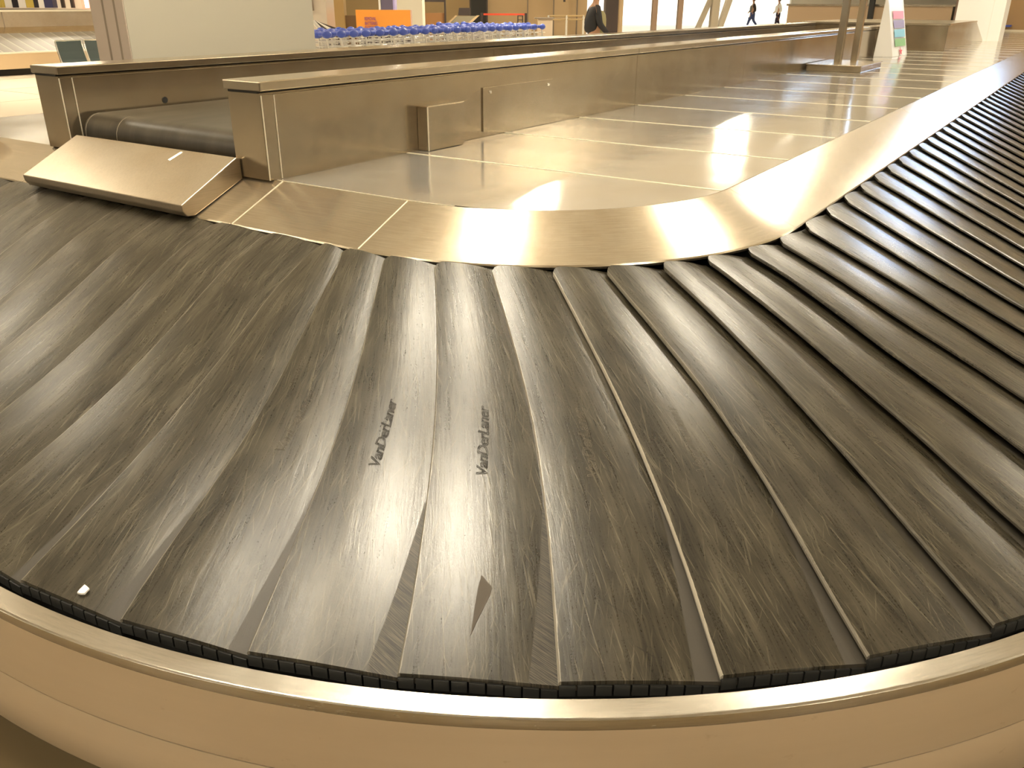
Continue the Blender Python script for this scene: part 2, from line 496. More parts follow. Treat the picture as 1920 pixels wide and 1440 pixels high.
for k in range(-25, -3):
    off = -.247 - .249 * (-4 - k) * 1.02 if k < -3 else 0
    EDGES[k] = [EDGES[-3][0] + off + (EDGES[-3][i] - EDGES[-3][0]) for i in range(12)]
GR = [0, -.04, -.08, -.135, -.195, -.255, -.32, -.375, -.43, -.47, -.505, -.53]
for k in range(10, 64):
    s0 = 3.103 + .2635 * (k - 10)
    EDGES[k] = [s0 + GR[i] - .036 * min(k - 10, 12) * (RG[i] - 1.02) for i in range(12)]
def lerp_tab(tab, r):
    if r <= RG[0]: return tab[0] + (tab[1] - tab[0]) / (RG[1] - RG[0]) * (r - RG[0])
    for i in range(11):
        if r <= RG[i + 1] or i == 10:
            f = (r - RG[i]) / (RG[i + 1] - RG[i]); p1, p2 = tab[i], tab[i + 1]
            m1 = (tab[i + 1] - tab[i - 1]) / (RG[i + 1] - RG[i - 1]) if i > 0 else (p2 - p1) / (RG[1] - RG[0])
            m2 = (tab[i + 2] - tab[i]) / (RG[i + 2] - RG[i]) if i < 10 else (p2 - p1) / (RG[11] - RG[10])
            h = RG[i + 1] - RG[i]
            return (2 * f ** 3 - 3 * f * f + 1) * p1 + (f ** 3 - 2 * f * f + f) * h * m1 + (-2 * f ** 3 + 3 * f * f) * p2 + (f ** 3 - f * f) * h * m2
SLOPE = (.447 - .818) / (2.24 - 1.019)
def belt_z(r): return .818 + SLOPE * (r - 1.019)
def lift(k):
    """how far the trailing side dips below the lip, opening towards the right straight"""
    if k < 0: return .010
    return min(.010 + .004 * k, .026) if k < 6 else .020
def slat_pt(k, u, r, dz=0.0):
    a = lerp_tab(EDGES[k], r); b = lerp_tab(EDGES[k + 1], r)
    s = a + (b - a) * u
    z = belt_z(r) - lift(k) * min(u, 1.15) ** 1.2 + .0055 * math.sin(PI * min(max(u, 0), 1)) + dz
    return (*track(s, r), z)
U = [0, .012, .03, .07, .14, .24, .34, .44, .54, .64, .74, .84, .92, 1.0, 1.12]
RL = [1.022, 1.035, 1.06, 1.10, 1.16, 1.24, 1.32, 1.42, 1.52, 1.62, 1.72, 1.82, 1.92, 2.02, 2.10, 2.17, 2.215, 2.238]
belt = thing('slat_conveyor_belt', (1.2, .9, .4), 'black worn rubber slat conveyor belt of overlapping curved slats, the carousel belt in the foreground', 'conveyor belt')
TH = .009
UNWORN = {-1: .50, 0: .44, 1: .38, 2: .36, 3: .34, 4: .25, -4: .22, -3: .34, -2: .34}
def letters(k, pale):
    cu = bpy.data.curves.new('lettering', 'FONT')
    cu.body = 'VanDerLaner'; cu.size = .034; cu.shear = .25; cu.space_character = .93
    cu.fill_mode = 'NONE'; cu.bevel_depth = .0006 if not pale else .00035; cu.bevel_resolution = 0; cu.resolution_u = 2
    tmp = bpy.data.objects.new('lettering_source', cu); C.objects.link(tmp)
    dg = bpy.context.evaluated_depsgraph_get(); dg.update()
    me = bpy.data.meshes.new_from_object(tmp.evaluated_get(dg))
    C.objects.unlink(tmp); bpy.data.objects.remove(tmp)
    xm = max(v.co.x for v in me.vertices)
    L = .212
    for v in me.vertices:
        x = v.co.x / xm; r = 1.797 - L * x
        width = lerp_tab(EDGES[k + 1], r) - lerp_tab(EDGES[k], r)
        arc = width * (r / R0 if 0 < EDGES[k][5] < SQ else 1)
        u = .52 + .05 * x - v.co.y / max(arc, .05)
        v.co = Vector(slat_pt(k, u, r, .0014 + v.co.z * .5))
    me.materials.clear(); me.materials.append(M_LOGO_PALE if pale else M_LOGO)
    return me
for k in range(-17, 60):
    r_end = 2.238
    P = []; UVs = []
    for u in U:
        row = []; ruv = []
        rin = 1.022 + .030 * max(0, 1 - u / .16) ** 2       # rounded inner corner on the lip side
        drop = -.0035 * (1 - min(1, u / .012)) if u < .012 else 0
        for i, r in enumerate(RL):
            rr = rin + (r_end - rin) * (r - RL[0]) / (RL[-1] - RL[0])
            row.append(slat_pt(k, u, rr, drop)); ruv.append((u, rr))
        P.append(row); UVs.append(ruv)
    mb = MB()
    n = len(RL)
    top = [Vector(p) for row in P for p in row]
    bot = [p - Vector((0, 0, TH if i >= n else TH - .003)) for i, p in enumerate(top)]
    N = len(top)
    mb.v = top + bot
    for i in range(len(U) - 1):
        for j in range(n - 1):
            a = i * n + j
            mb.f.append((a, a + 1, a + n + 1, a + n)); mb.f.append((N + a, N + a + n, N + a + n + 1, N + a + 1))
    for j in range(n - 1):
        mb.f.append((j, N + j, N + j + 1, j + 1)); a = (len(U) - 1) * n + j; mb.f.append((a, a + 1, N + a + 1, N + a))
    for i in range(len(U) - 1):
        a = i * n; mb.f.append((a, a + n, N + a + n, N + a)); a = i * n + n - 1; mb.f.append((a, N + a, N + a + n, a + n))
    flat = [t for ruv in UVs for t in ruv]
    for i, t in enumerate(flat): mb.uv[i] = t; mb.uv[N + i] = t
    o = mb.build('slat', M_RUBBER, belt, smooth=True, fix=True)
    o['worn_lip_glint'] = {1: .7, 2: 1.0, 3: .45, 4: .2, 5: .12}.get(k, .45 if k <= 0 else .08)  # lip paleness per slat, scuffing plus painted highlight
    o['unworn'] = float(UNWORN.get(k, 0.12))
    if -2 <= k <= 6:
        lo = bpy.data.objects.new('maker_lettering', letters(k, k not in (-1, 0)))
        C.objects.link(lo); lo.parent = o; lo.location = (0, 0, 0); lo.location -= Vector((0, 0, 0))
        lo.matrix_parent_inverse = Matrix.Identity(4)
        lo['label'] = 'moulded maker name running along the slat'
        lo.location = Vector((0, 0, 0)) - (parent_world(o))
    # rubber skirt with notches below the outer edge
    if -8 <= k <= 16:
        sk = MB(); ns = 9
        for i in range(ns):
            u0 = .0 + (i + .06) / ns; u1 = (i + .94) / ns
            q = []
            for uu in (u0, u1):
                for dr, dz in ((-.004, -.008), (.004, -.008), (.004, -.030), (-.004, -.030)):
                    x, y, z = slat_pt(k, uu, r_end, dz); x2, y2, _ = slat_pt(k, uu, r_end + dr, dz)
                    q.append(Vector((x2, y2, z)))
            b = len(sk.v); sk.v += q
            sk.f += [(b, b + 1, b + 2, b + 3), (b + 7, b + 6, b + 5, b + 4)] + [(b + a, b + 4 + a, b + 4 + (a + 1) % 4, b + (a + 1) % 4) for a in range(4)]
        sk.build('notched_skirt', M_SKIRT, o)
# dark pan under the slats
sweep(MB(), [(R_BI - .02, Z_BI - .045), (R_BI - .02, Z_BI - .050), (2.238, .375), (2.238, .380)], st_l, SLX(19), arc=.06).build('under_pan', M_DARK, belt)

# paper scraps and bits of dirt on the belt
M_PAPER = mat('white_paper', (.92, .9, .86), .7)
def scrap(name, px, py, r, s, size, label, cat, m, seed=1):
    rnd = random.Random(seed); x, y = track(s, r); z = belt_z(r) + .004
    pts = [(x + size * (.6 + .5 * rnd.random()) * math.cos(a) * (1 if i % 2 else .65), y + size * (.6 + .5 * rnd.random()) * math.sin(a) * .7) for i, a in enumerate([2 * PI * j / 7 for j in range(7)])]
    mb = MB(); b = 0
    mb.v = [Vector((px_, py_, belt_z(r) + .004 - (math.hypot(px_ - CX, py_ - CY) - r) * .304 * .98)) for px_, py_ in pts]
    mb.v += [v + Vector((0, 0, .0035)) for v in mb.v[:7]]
    mb.f = [tuple(reversed(range(7))), tuple(range(7, 14))] + [(i, (i + 1) % 7, 7 + (i + 1) % 7, 7 + i) for i in range(7)]
    return tag(mb.build(name, m), label, cat)
scrap('paper_scrap', 0, 0, 2.215, .245, .018, 'tiny torn white paper scrap lying near the outer edge of the belt', 'paper scrap', M_PAPER, 3)
M_STAIN = mat('brown_scuff', (.07, .055, .038), .7)
def scuff():
    mb = MB(); pts = [(.55, 2.035), (.63, 2.06), (.62, 2.075), (.545, 2.125), (.50, 2.16), (.515, 2.10), (.53, 2.06)]
    pts = [(u - .06, r) for u, r in pts]
    vs = [Vector(slat_pt(0, u, r, .0008)) for u, r in pts]
    mb.v = vs + [v - Vector((0, 0, .0006)) for v in vs]; n = len(vs)
    mb.f = [tuple(range(n)), tuple(reversed(range(n, 2 * n)))] + [(i, n + i, n + (i + 1) % n, (i + 1) % n) for i in range(n)]
    o = mb.build('scuff_mark', M_STAIN, belt); return o
scuff()

# ------------------------------------------------------------------ infeed conveyor: parapets, feed belt, ramp
X0 = 2.050
def parapet(name, y0, y1, capy0, capy1, x1, joints, label, front_seams, z1=1.214, z2=1.252):
    t = thing(name, (X0 + 1, (y0 + y1) / 2, Z_DECK), label, 'parapet wall')
    zb = Z_DECK + .0005
    MB().box(X0, x1, y0 + .006, y1, zb, z1).build('wall_body', M_WALL, t, bevel=.002)
    js = [X0 - .010] + joints + [x1]
    for a, b in zip(js, js[1:]):
        MB().box(a + .001, b - .001, capy0, capy1, z1 + .006, z2).build('cap_rail', M_CAP, t, bevel=.004)
    MB().box(X0 - .005, x1, y0 + .012, y1 - .01, z1 - .001, z1 + .006).build('shadow_gap', M_DARK, t)
    fs = [X0, X0 + .055] + front_seams + [x1]
    for a, b in zip(fs, fs[1:]):
        MB().box(a + .0015, b - .0015, y0, y0 + .006, zb, z1 - .006).build('face_panel', M_WALL, t, bevel=.0015)
    return t
NW = parapet('steel_parapet_wall', 2.365, 2.535, 2.357, 2.545, 13.3, [4.97, 7.85, 10.9],
             'near steel parapet wall with a capped top, standing on the deck beside the feed conveyor', [4.97, 6.90, 7.80, 10.4])
FW = parapet('steel_parapet_wall', 3.570, 3.745, 3.560, 3.755, 13.3, [5.2, 7.6, 9.4, 11.6],
             'far steel parapet wall behind the dark feed conveyor, nearest the big pillar', [5.2, 7.6, 9.4, 11.6])
for wl, yy in ((NW, 2.365), (FW, 3.570)):
    MB().box(X0 + .0535, X0 + .0575, yy - .0015, yy + .002, Z_DECK + .002, 1.206).build('corner_glint_bead', M_SEAM, wl)  # pale strips painting in bright glints along the wall corners
    MB().box(X0 - .002, X0 + .0015, yy - .0015, yy + .002, Z_DECK + .002, 1.206).build('corner_glint_bead', M_SEAM, wl)
sweep(MB(), [(R_DECK - .002, Z_DECK + .0005), (R_DECK - .002, Z_DECK + .003), (R_DECK + .003, Z_DECK + .003), (R_DECK + .003, Z_DECK + .0005)], -.60, .35).build('edge_bead', M_SEAM, deck)
# access plate on the near wall
pl_ = MB().box(3.345, 3.965, 2.358, 2.365, .945, 1.140).build('access_plate', M_WALL, NW, bevel=.001)
for x, z in ((3.40, 1.118), (3.925, 1.115)):
    MB().tube((x, 2.3585, z), (x, 2.3525, z), .009, 12, .007).build('screw', M_SCREW, pl_)
mb = MB().box(2.0, 2.0, 0, 0, 0, 0)
MB().tube((2.53, 3.5705, 1.083), (2.53, 3.5665, 1.083), .014, 14).build('sensor_hole', M_DARK, FW)
bx = thing('steel_cover_box', (3.0, 2.32, Z_DECK), 'small square steel cover box against the near parapet wall', 'cover box')
MB().box(2.872, 3.125, 2.308, 2.364, Z_DECK + .002, 1.100).build('box_body', M_WALL, bx, bevel=.002)
MB().box(2.870, 3.127, 2.306, 2.364, 1.100, 1.103).build('box_lid', M_CAP, bx, bevel=.001)
for x in (2.872,):
    MB().box(x - .002, x + .002, 2.3055, 2.3095, Z_DECK + .002, 1.100).build('corner_glint_bead', M_SEAM, bx)

M_FEED = mat('dark_feed_belt', (.06, .05, .035), .38, 0, .5)
t = NT(M_FEED)
nf = t.noise(t.coord('Object', (.6, 3, .6)), 5, 5, .6)
t.link(t.ramp(nf, [(.35, (.03, .024, .016)), (.65, (.055, .045, .031))]), t.b.inputs['Base Color'])
feed = thing('feed_conveyor', (3, 3.0, .95), 'dark rubber feed conveyor belt between the two steel parapet walls', 'conveyor')
prof = []
XR, ZR, RR = 2.168, .985, .078
for i in range(13):
    a = PI / 2 + PI * i / 12
    prof.append((XR + RR * math.cos(a), ZR + RR * math.sin(a)))
P = []
for y in (2.57, 3.53):
    P.append([(x, y, z) for x, z in prof] + [(13.2, y, ZR - RR), (13.2, y, ZR + RR)])
mb = MB().grid(P, close=True)
n = len(P[0]); mb.f.append(tuple(range(n))); mb.f.append(tuple(reversed(range(n, 2 * n))))
mb.build('belt_loop', M_FEED, feed, smooth=True)
for y in (2.556, 3.549):
    MB().box(2.22, 13.2, y - .012, y + .012, Z_DECK, 1.03).build('side_frame', M_WALL, feed)
MB().tube((XR, 2.571, ZR), (XR, 3.529, ZR), .05, 20).build('end_roller', M_DARK, feed)
MB().tube((XR, 2.54, ZR), (XR, 2.57, ZR), .02, 12).build('roller_axle', M_SCREW, feed)
for y in (3.30, 3.515):
    P = [[(XR + (RR + .0012) * math.cos(PI / 2 + PI * i / 12), yy, ZR + (RR + .0012) * math.sin(PI / 2 + PI * i / 12)) for i in range(13)] for yy in (y, y + .004)]
    MB().grid(P).build('edge_line', mat('worn_line', (.3, .26, .2), .6), feed, smooth=True)

def ramp(y0, y1, name, label):
    t = thing(name, (1.85, (y0 + y1) / 2, .82), label, 'ramp plate')
    xt, zt, xb, zb = 2.03, .991, 1.776, .866
    pts = [(xt, zt), (xb, zb), (xb + .003, zb - .022), (1.795, .8235), (1.826, .8225), (2.046, .914), (2.046, .985)]
    m = MB()
    A = [Vector((x, y0, z)) for x, z in pts]; B = [Vector((x, y1, z)) for x, z in pts]
    m.v = A + B; n = len(pts)
    m.f = [tuple(range(n)), tuple(reversed(range(n, 2 * n)))] + [(i, n + i, n + (i + 1) % n, (i + 1) % n) for i in range(n)]
    m.build('ramp_body', M_RAMP, t, bevel=.003)
    return t
rp = ramp(2.507, 3.491, 'infeed_ramp_plate', 'sloping brushed steel ramp plate below the end of the feed conveyor')
ramp(4.15, 5.0, 'infeed_ramp_plate', 'second ramp plate, only its bright corner showing at the left edge of the photo')
M_CHALK = mat('white_mark', (.9, .88, .8), .7)
z_ = lambda x: .991 - (2.03 - x) * (.125 / .254) + .0022
m = MB(); cs = [(1.965, 2.80), (2.015, 2.785), (2.018, 2.80), (1.97, 2.817)]
m.v = [Vector((x, y, z_(x))) for x, y in cs] + [Vector((x, y, z_(x) - .0015)) for x, y in cs]
m.f = [(0, 1, 2, 3), (7, 6, 5, 4)] + [(i, 4 + i, 4 + (i + 1) % 4, (i + 1) % 4) for i in range(4)]
m.build('paint_dab', M_CHALK, rp)

# far end of the feed enclosure: block with a sloping end
eb = thing('parapet_end_block', (14, 2.8, Z_DECK), 'tan steel end block with a sloping far end at the end of the parapet walls', 'end block')
MB().box(13.3, 16.0, 1.85, 3.75, Z_DECK, 1.235).build('block_body', M_WALL, eb, bevel=.003)
MB().box(13.28, 16.0, 1.83, 3.77, 1.235, 1.262).build('cap_rail', M_CAP, eb, bevel=.003)
m = MB(); pp = [(16.0, Z_DECK), (17.35, Z_DECK), (17.35, .94), (16.0, 1.262)]
m.v = [Vector((x, 1.85, z)) for x, z in pp] + [Vector((x, 3.75, z)) for x, z in pp]
m.f = [(0, 1, 2, 3), (7, 6, 5, 4)] + [(i, 4 + i, 4 + (i + 1) % 4, (i + 1) % 4) for i in range(4)]
m.build('sloping_end', M_WALL, eb)

# ------------------------------------------------------------------ things on the deck
ps = thing('twin_post_stand', (8.9, 2.15, Z_DECK), 'twin steel posts rising from a square steel base on the deck', 'post stand')
MB().box(8.58, 9.42, 1.85, 2.34, Z_DECK + .002, .976).build('base_plate', M_WALL, ps, bevel=.004)
MB().box(8.57, 9.43, 1.84, 2.345, .976, .982).build('base_top', M_CAP, ps, bevel=.001)
for (x, y) in ((8.86, 2.13), (9.16, 2.05)):
    MB().box(x - .035, x + .035, y - .03, y + .03, .982, 3.2).build('post', M_CAP, ps, bevel=.004)
MB().tube((8.86, 2.13, 3.03), (9.16, 2.05, 3.03), .025).build('cross_bar', M_CAP, ps)

M_WHITE = mat('white_board', (.9, .88, .84), .45)
sg = thing('tent_sign', (11.7, 2.15, Z_DECK), 'white tent shaped sign with pink, violet, blue and green squares on its narrow side', 'sign')
# narrow front strip leans; wide white side beside it
a0, a1 = Vector((11.46, 2.14, Z_DECK + .002)), Vector((12.05, 2.09, Z_DECK + .002))
H_ = .63
c0 = Vector((11.32, 2.326, Z_DECK + .002)); c1 = c0 + Vector((.02, -.03, H_))
b0 = c1 + Vector((.02, -.02, 0)); b1 = b0 + (a1 - a0)
def slab(name, q, th, m, parent):
    nrm = (q[1] - q[0]).cross(q[3] - q[0]).normalized() * th
    mb = MB(); mb.v = list(q) + [v + nrm for v in q]
    mb.f = [(0, 1, 2, 3), (7, 6, 5, 4)] + [(i, 4 + i, 4 + (i + 1) % 4, (i + 1) % 4) for i in range(4)]
    return mb.build(name, m, parent)
slab('side_board', [c0, a0, b0, c1], .008, M_WHITE, sg)
fb = slab('front_board', [a0, a1, b1, b0], -.008, M_WHITE, sg)
slab('back_board', [c0 + Vector((.42, -.02, 0)), a1, b1, c1 + Vector((.42, -.02, 0))], .008, M_WHITE, sg)
fn = (a1 - a0).cross(b0 - a0).normalized()
if fn.dot(Vector((0, 0, CAM_H)) - a0) < 0: fn = -fn
cols = [('green_square', (.25, .48, .20)), ('blue_square', (.25, .55, .70)), ('violet_square', (.32, .27, .42)), ('pink_square', (.80, .28, .32))]
def on_front(u, v): return a0 + (a1 - a0) * u + (b0 - a0) * v
for i, (nm, c_) in enumerate(cols):
    v0 = .17 + i * .160
    q = [on_front(.2, v0) + fn * .0095, on_front(.92, v0) + fn * .0095, on_front(.92, v0 + .135) + fn * .0095, on_front(.2, v0 + .135) + fn * .0095]
    slab(nm, q, .001, mat(nm, c_, .5), sg)
# red star at the foot
ctr = on_front(.55, .075) + fn * .010; ux = (a1 - a0).normalized(); vx = (b0 - a0).normalized()
mb = MB(); n = 10
for dz in (0, .001):
    for i in range(n):
        rr = .055 if i % 2 == 0 else .02
        a = PI / 2 + 2 * PI * i / n; mb.v.append(ctr + ux * rr * 1.4 * math.cos(a) + vx * rr * math.sin(a) + fn * dz)
mb.f = [tuple(range(n)), tuple(reversed(range(n, 2 * n)))] + [(i, (i + 1) % n, n + (i + 1) % n, n + i) for i in range(n)]
mb.build('red_star', mat('red_star', (.75, .12, .14), .5), sg)

# ------------------------------------------------------------------ columns and far side
M_PILLAR = mat('pillar_greige', (.42, .39, .31), .55)
M_PILLAR2 = mat('pillar_fluted', (.46, .38, .31), .5)
M_GROOVE = mat('pillar_groove', (.24, .19, .14), .6)
def view_dir(px):   # horizontal direction whose column on the photo is px (depth 1 along the view heading)
    t_ = (px - 960) / 1742.0
    return Vector((math.cos(PHI) + math.sin(PHI) * t_, math.sin(PHI) - math.cos(PHI) * t_, 0))
VH = Vector((math.cos(PHI), math.sin(PHI), 0)); VR = Vector((math.sin(PHI), -math.cos(PHI), 0))
def box_at(mb, px0, px1, D, depth, z0, z1):
    """box facing the camera heading, from its photo columns at its own distance D"""
    a = view_dir(px0) * D; b = view_dir(px1) * D; c = b + VH * depth; d = a + VH * depth
    return mb.prism([(a.x, a.y), (b.x, b.y), (c.x, c.y), (d.x, d.y)], z0, z1)
pil = thing('hall_pillar', (4.6, 5.8, 0), 'wide greige square pillar with grooved corner behind the far parapet wall', 'pillar')
MB().box(3.77, 5.50, 5.60, 5.98, 0, CEIL + .25).build('pillar_core', M_PILLAR, pil)
MB().box(3.762, 3.77, 5.604, 5.98, 0, CEIL + .25).build('grooved_face', M_PILLAR2, pil)
for y in (5.70, 5.83):
    MB().box(3.758, 3.764, y - .008, y + .008, 0, CEIL + .2).build('groove', M_GROOVE, pil)
wc = thing('white_column', (17.7, 2.05, Z_DECK), 'bright white square column standing beyond the sloping end block', 'column')
M_WCOL = mat('white_column', (.95, .95, .92), .35)
MB().box(17.45, 18.15, 1.62, 2.35, Z_DECK + .001, CEIL + .25).build('column_core', M_WCOL, wc)
for y in (1.80,):
    MB().box(17.445, 17.452, y - .01, y + .01, Z_DECK + .001, CEIL).build('joint_line', M_PAPER, wc)

M_TAN = mat('tan_panel', (.42, .27, .13), .5)
M_TAN2 = mat('tan_counter_panel', (.45, .33, .21), .35, .3)
rw = thing('tan_panel_wall', (24.3, 0, 0), 'tan panel partition at the far end of the deck by the right edge', 'partition')
MB().box(24.05, 24.2, -3.5, 2.6, 0, 2.6).build('panel', M_TAN, rw)
MB().box(23.98, 24.05, -3.5, 2.6, .90, .96).build('cream_kerb', M_SEAM, rw)
hd = thing('small_blue_handle', (24.0, 2.2, 1.0), 'small blue handle sticking out of the tan partition beside the white column', 'handle')
M_BLUE = mat('blue_plastic', (.06, .11, .55), .35)
MB().box(23.8, 24.05, 2.02, 2.22, 1.02, 1.06).build('grip', M_BLUE, hd, bevel=.01)
ct = thing('tan_counter', (22, 4.8, 0), 'long tan counter panel behind the far parapet, left of the white column', 'counter')
MB().box(22.0, 22.5, 3.05, 6.62, 0, 1.44).build('front_panel', M_TAN2, ct)
MB().box(21.97, 22.55, 3.0, 6.66, 1.44, 1.48).build('counter_top', M_CAP, ct)
MB().box(22.0, 22.6, 2.9, 3.0, 0, 1.9).build('end_post', mat('brown_post', (.2, .13, .1), .5), ct)
bp = thing('slim_black_post', (21.8, 4.9, 0), 'slim black post in front of the tan counter, right of the twin posts', 'post')
MB().box(21.7, 21.8, 4.62, 4.73, 0, 1.6).build('shaft', M_DARK, bp)
MB().box(21.6, 21.9, 4.55, 4.80, 0, .03).build('foot', M_DARK, bp)

# second carousel at the left
c2 = thing('second_carousel', (8, 20.6, 0), 'second baggage carousel with grey slats and tan bumper far at the left', 'baggage carousel')
M_C2B = mat('grey_slats', (.30, .27, .22), .5)
def c2slats():
    t = NT(M_C2B)
    wv = t.add('ShaderNodeTexWave'); wv.inputs['Scale'].default_value = 1.25; wv.inputs['Distortion'].default_value = 0
    wv.wave_profile = 'SAW'
    t.link(t.coord('Object', (1, .55, 0)), wv.inputs['Vector'])
    t.link(t.ramp(wv.outputs['Fac'], [(0, (.20, .18, .15)), (.85, (.27, .24, .20)), (.93, (.42, .38, .32))]), t.b.inputs['Base Color'])
c2slats()
MB().box(0, 15, 19.75, 20.0, 0, .14).build('plinth', M_DARK, c2)
MB().box(0, 15, 19.55, 19.75, .14, .44).build('bumper', mat('tan_bumper_far', (.55, .40, .24), .4), c2)
MB().box(0, 15, 19.54, 19.80, .44, .465).build('top_trim', M_SEAM, c2)
m = MB(); m.v = [Vector(p) for p in ((0, 19.78, .44), (15, 19.78, .44), (15, 20.95, .80), (0, 20.95, .80), (0, 19.78, .40), (15, 19.78, .40), (15, 20.95, .70), (0, 20.95, .70))]
m.f = [(0, 1, 2, 3), (7, 6, 5, 4), (0, 4, 5, 1), (2, 6, 7, 3), (1, 5, 6, 2), (0, 3, 7, 4)]
m.build('slat_belt', M_C2B, c2)
m = MB(); m.v = [Vector(p) for p in ((0, 20.95, .80), (15, 20.95, .80), (15, 21.3, .92), (0, 21.3, .92), (0, 20.95, .70), (15, 20.95, .70), (15, 21.3, .80), (0, 21.3, .80))]
m.f = [(0, 1, 2, 3), (7, 6, 5, 4), (0, 4, 5, 1), (2, 6, 7, 3), (1, 5, 6, 2), (0, 3, 7, 4)]
m.build('fascia', M_CAP, c2)
MB().box(0, 15, 21.3, 21.45, .7, 1.24).build('parapet', M_RAMP, c2)
MB().box(0, 15, 21.27, 21.5, 1.24, 1.28).build('parapet_cap', M_SEAM, c2)
for x in (11.2, 13.6): MB().box(x - .012, x + .012, 21.295, 21.3, .92, 1.24).build('panel_seam', M_GROOVE, c2)

# waiting seats
M_SEAT = mat('slate_blue_mesh', (.075, .105, .105), .5)
M_CHROME = mat('chrome', (.75, .74, .68), .2, 1)
def seat(x, label):
    t = thing('waiting_seat', (x, 15.0, 0), label, 'seat', 'waiting seats behind the far parapet')
    y = 15.0; w_ = .225
    pts = [(y - .02, .44), (y + .03, .55), (y + .07, .68), (y + .09, .80), (y + .095, .845)]
    P = [[(x - w_, yy, z), (x + w_, yy, z)] for yy, z in pts]
    Q = [[(x - w_, yy + .015, z), (x + w_, yy + .015, z)] for yy, z in pts]
    mb = MB().grid([[a[0], a[1], b[1], b[0]] for a, b in zip(P, Q)], close=True)
    mb.build('backrest', M_SEAT, t)
    MB().box(x - w_, x + w_, y - .45, y, .41, .44).build('seat_pan', M_SEAT, t)
    for s_ in (-1, 1):
        MB().path([(x + s_ * (w_ + .012), yy, z) for yy, z in pts], .014).build('side_frame', M_CHROME, t)
    MB().path([(x - w_ - .012, y + .1, .852), (x + w_ + .012, y + .1, .852)], .014).build('top_rail', M_CHROME, t)
    for s_ in (-1, 1): MB().tube((x + s_ * .18, y - .25, 0), (x + s_ * .18, y - .2, .41), .018).build('leg', M_CHROME, t)
    return t
seat(8.97, 'slate blue seat with chrome frame, the whole backrest showing above the far parapet')
seat(9.49, 'slate blue seat with chrome frame, half hidden by the pillar corner')

# ------------------------------------------------------------------ baggage trolleys
M_TR = mat('trolley_metal', (.82, .79, .70), .35, .25)
M_TRD = mat('trolley_dark', (.05, .06, .09), .5)
def make_trolley(label, group):
    t = thing('baggage_trolley', (0, 0, 0), label, 'baggage trolley', group)
    # pushed along +x; handle at the rear (-x)
    h = MB(); h.tube((0, -.26, 1.0), (0, .26, 1.0), .032, 10)
    h.ball((0, -.26, 1.0), .10, .06, .06); h.ball((0, .26, 1.0), .10, .06, .06); h.ball((.03, 0, .99), .12, .10, .055)
    h.build('handle_bar', M_BLUE, t, smooth=True)
    for s_ in (-1, 1):
        MB().path([(0, s_ * .24, 1.0), (.06, s_ * .26, .55), (.12, s_ * .28, .16)], .017).build('upright', M_TR, t)
    b = MB()
    for z in (.72, .80, .88): b.path([(.03, -.24, z), (.20, -.22, z), (.20, .22, z), (.03, .24, z)], .008, 6)
    for y in (-.15, 0, .15): b.path([(.04, y, .70), (.20, y, .70), (.20, y, .90)], .006, 6)
    b.build('top_basket', M_TR, t)
    MB().box(.10, .80, -.27, .27, .13, .16).build('platform', M_TR, t)
    MB().box(.055, .075, -.20, .20, .50, .68).build('advert_plate', M_TRD, t)
    for p in ((.14, -.25), (.14, .25), (.78, 0)):
        MB().tube((p[0], p[1] - .02, .06), (p[0], p[1] + .02, .06), .06, 14).build('wheel', M_TRD, t)
    return t
tr_group = 'nested baggage trolleys behind the far parapet'
proto = make_trolley('nested luggage trolley with a blue handle in the front row behind the far parapet', tr_group)
rnd = random.Random(5)
spots = [(10.75 + i * .315 + rnd.uniform(-.03, .03), 10.9 + rnd.uniform(-.03, .05), 0) for i in range(22)]
back = [(11.5 + i * .33 + rnd.uniform(-.05, .05), 11.85 + rnd.uniform(-.1, .1), 0) for i in range(22)]
far_ = [(17.3, 13.2, 0), (18.0, 13.0, 0)]
ORD = ['leftmost', 'second from the left', 'third from the left', 'fourth from the left', 'fifth from the left', 'sixth from the left', 'seventh from the left', 'eighth from the left', 'ninth from the left', 'tenth from the left', 'eleventh from the left', 'eleventh from the right', 'tenth from the right', 'ninth from the right', 'eighth from the right', 'seventh from the right', 'sixth from the right', 'fifth from the right', 'fourth from the right', 'third from the right', 'second from the right', 'rightmost']
first = True
for grp, lst in (('f', spots), ('b', back), ('x', far_)):
    for idx, (x, y, a) in enumerate(lst):
        o = proto if first else copy_tree(proto)
        first = False
        o.location = (x, y, 0); o.rotation_euler = (0, 0, rnd.uniform(-.08, .08) + PI / 2 * 0)
        if grp == 'f': o['label'] = 'blue handled luggage trolley, %s of the front nested row' % ORD[idx]
        if grp == 'b':
            o['label'] = 'blue handled luggage trolley, %s of the rear nested row' % ORD[idx]
            o['group'] = 'nested trolleys in the second row'
        if grp == 'x':
            o['label'] = ('left' if idx == 0 else 'right') + ' one of two luggage trolleys standing apart behind the nested rows'
            o['group'] = 'loose trolleys behind the rows'

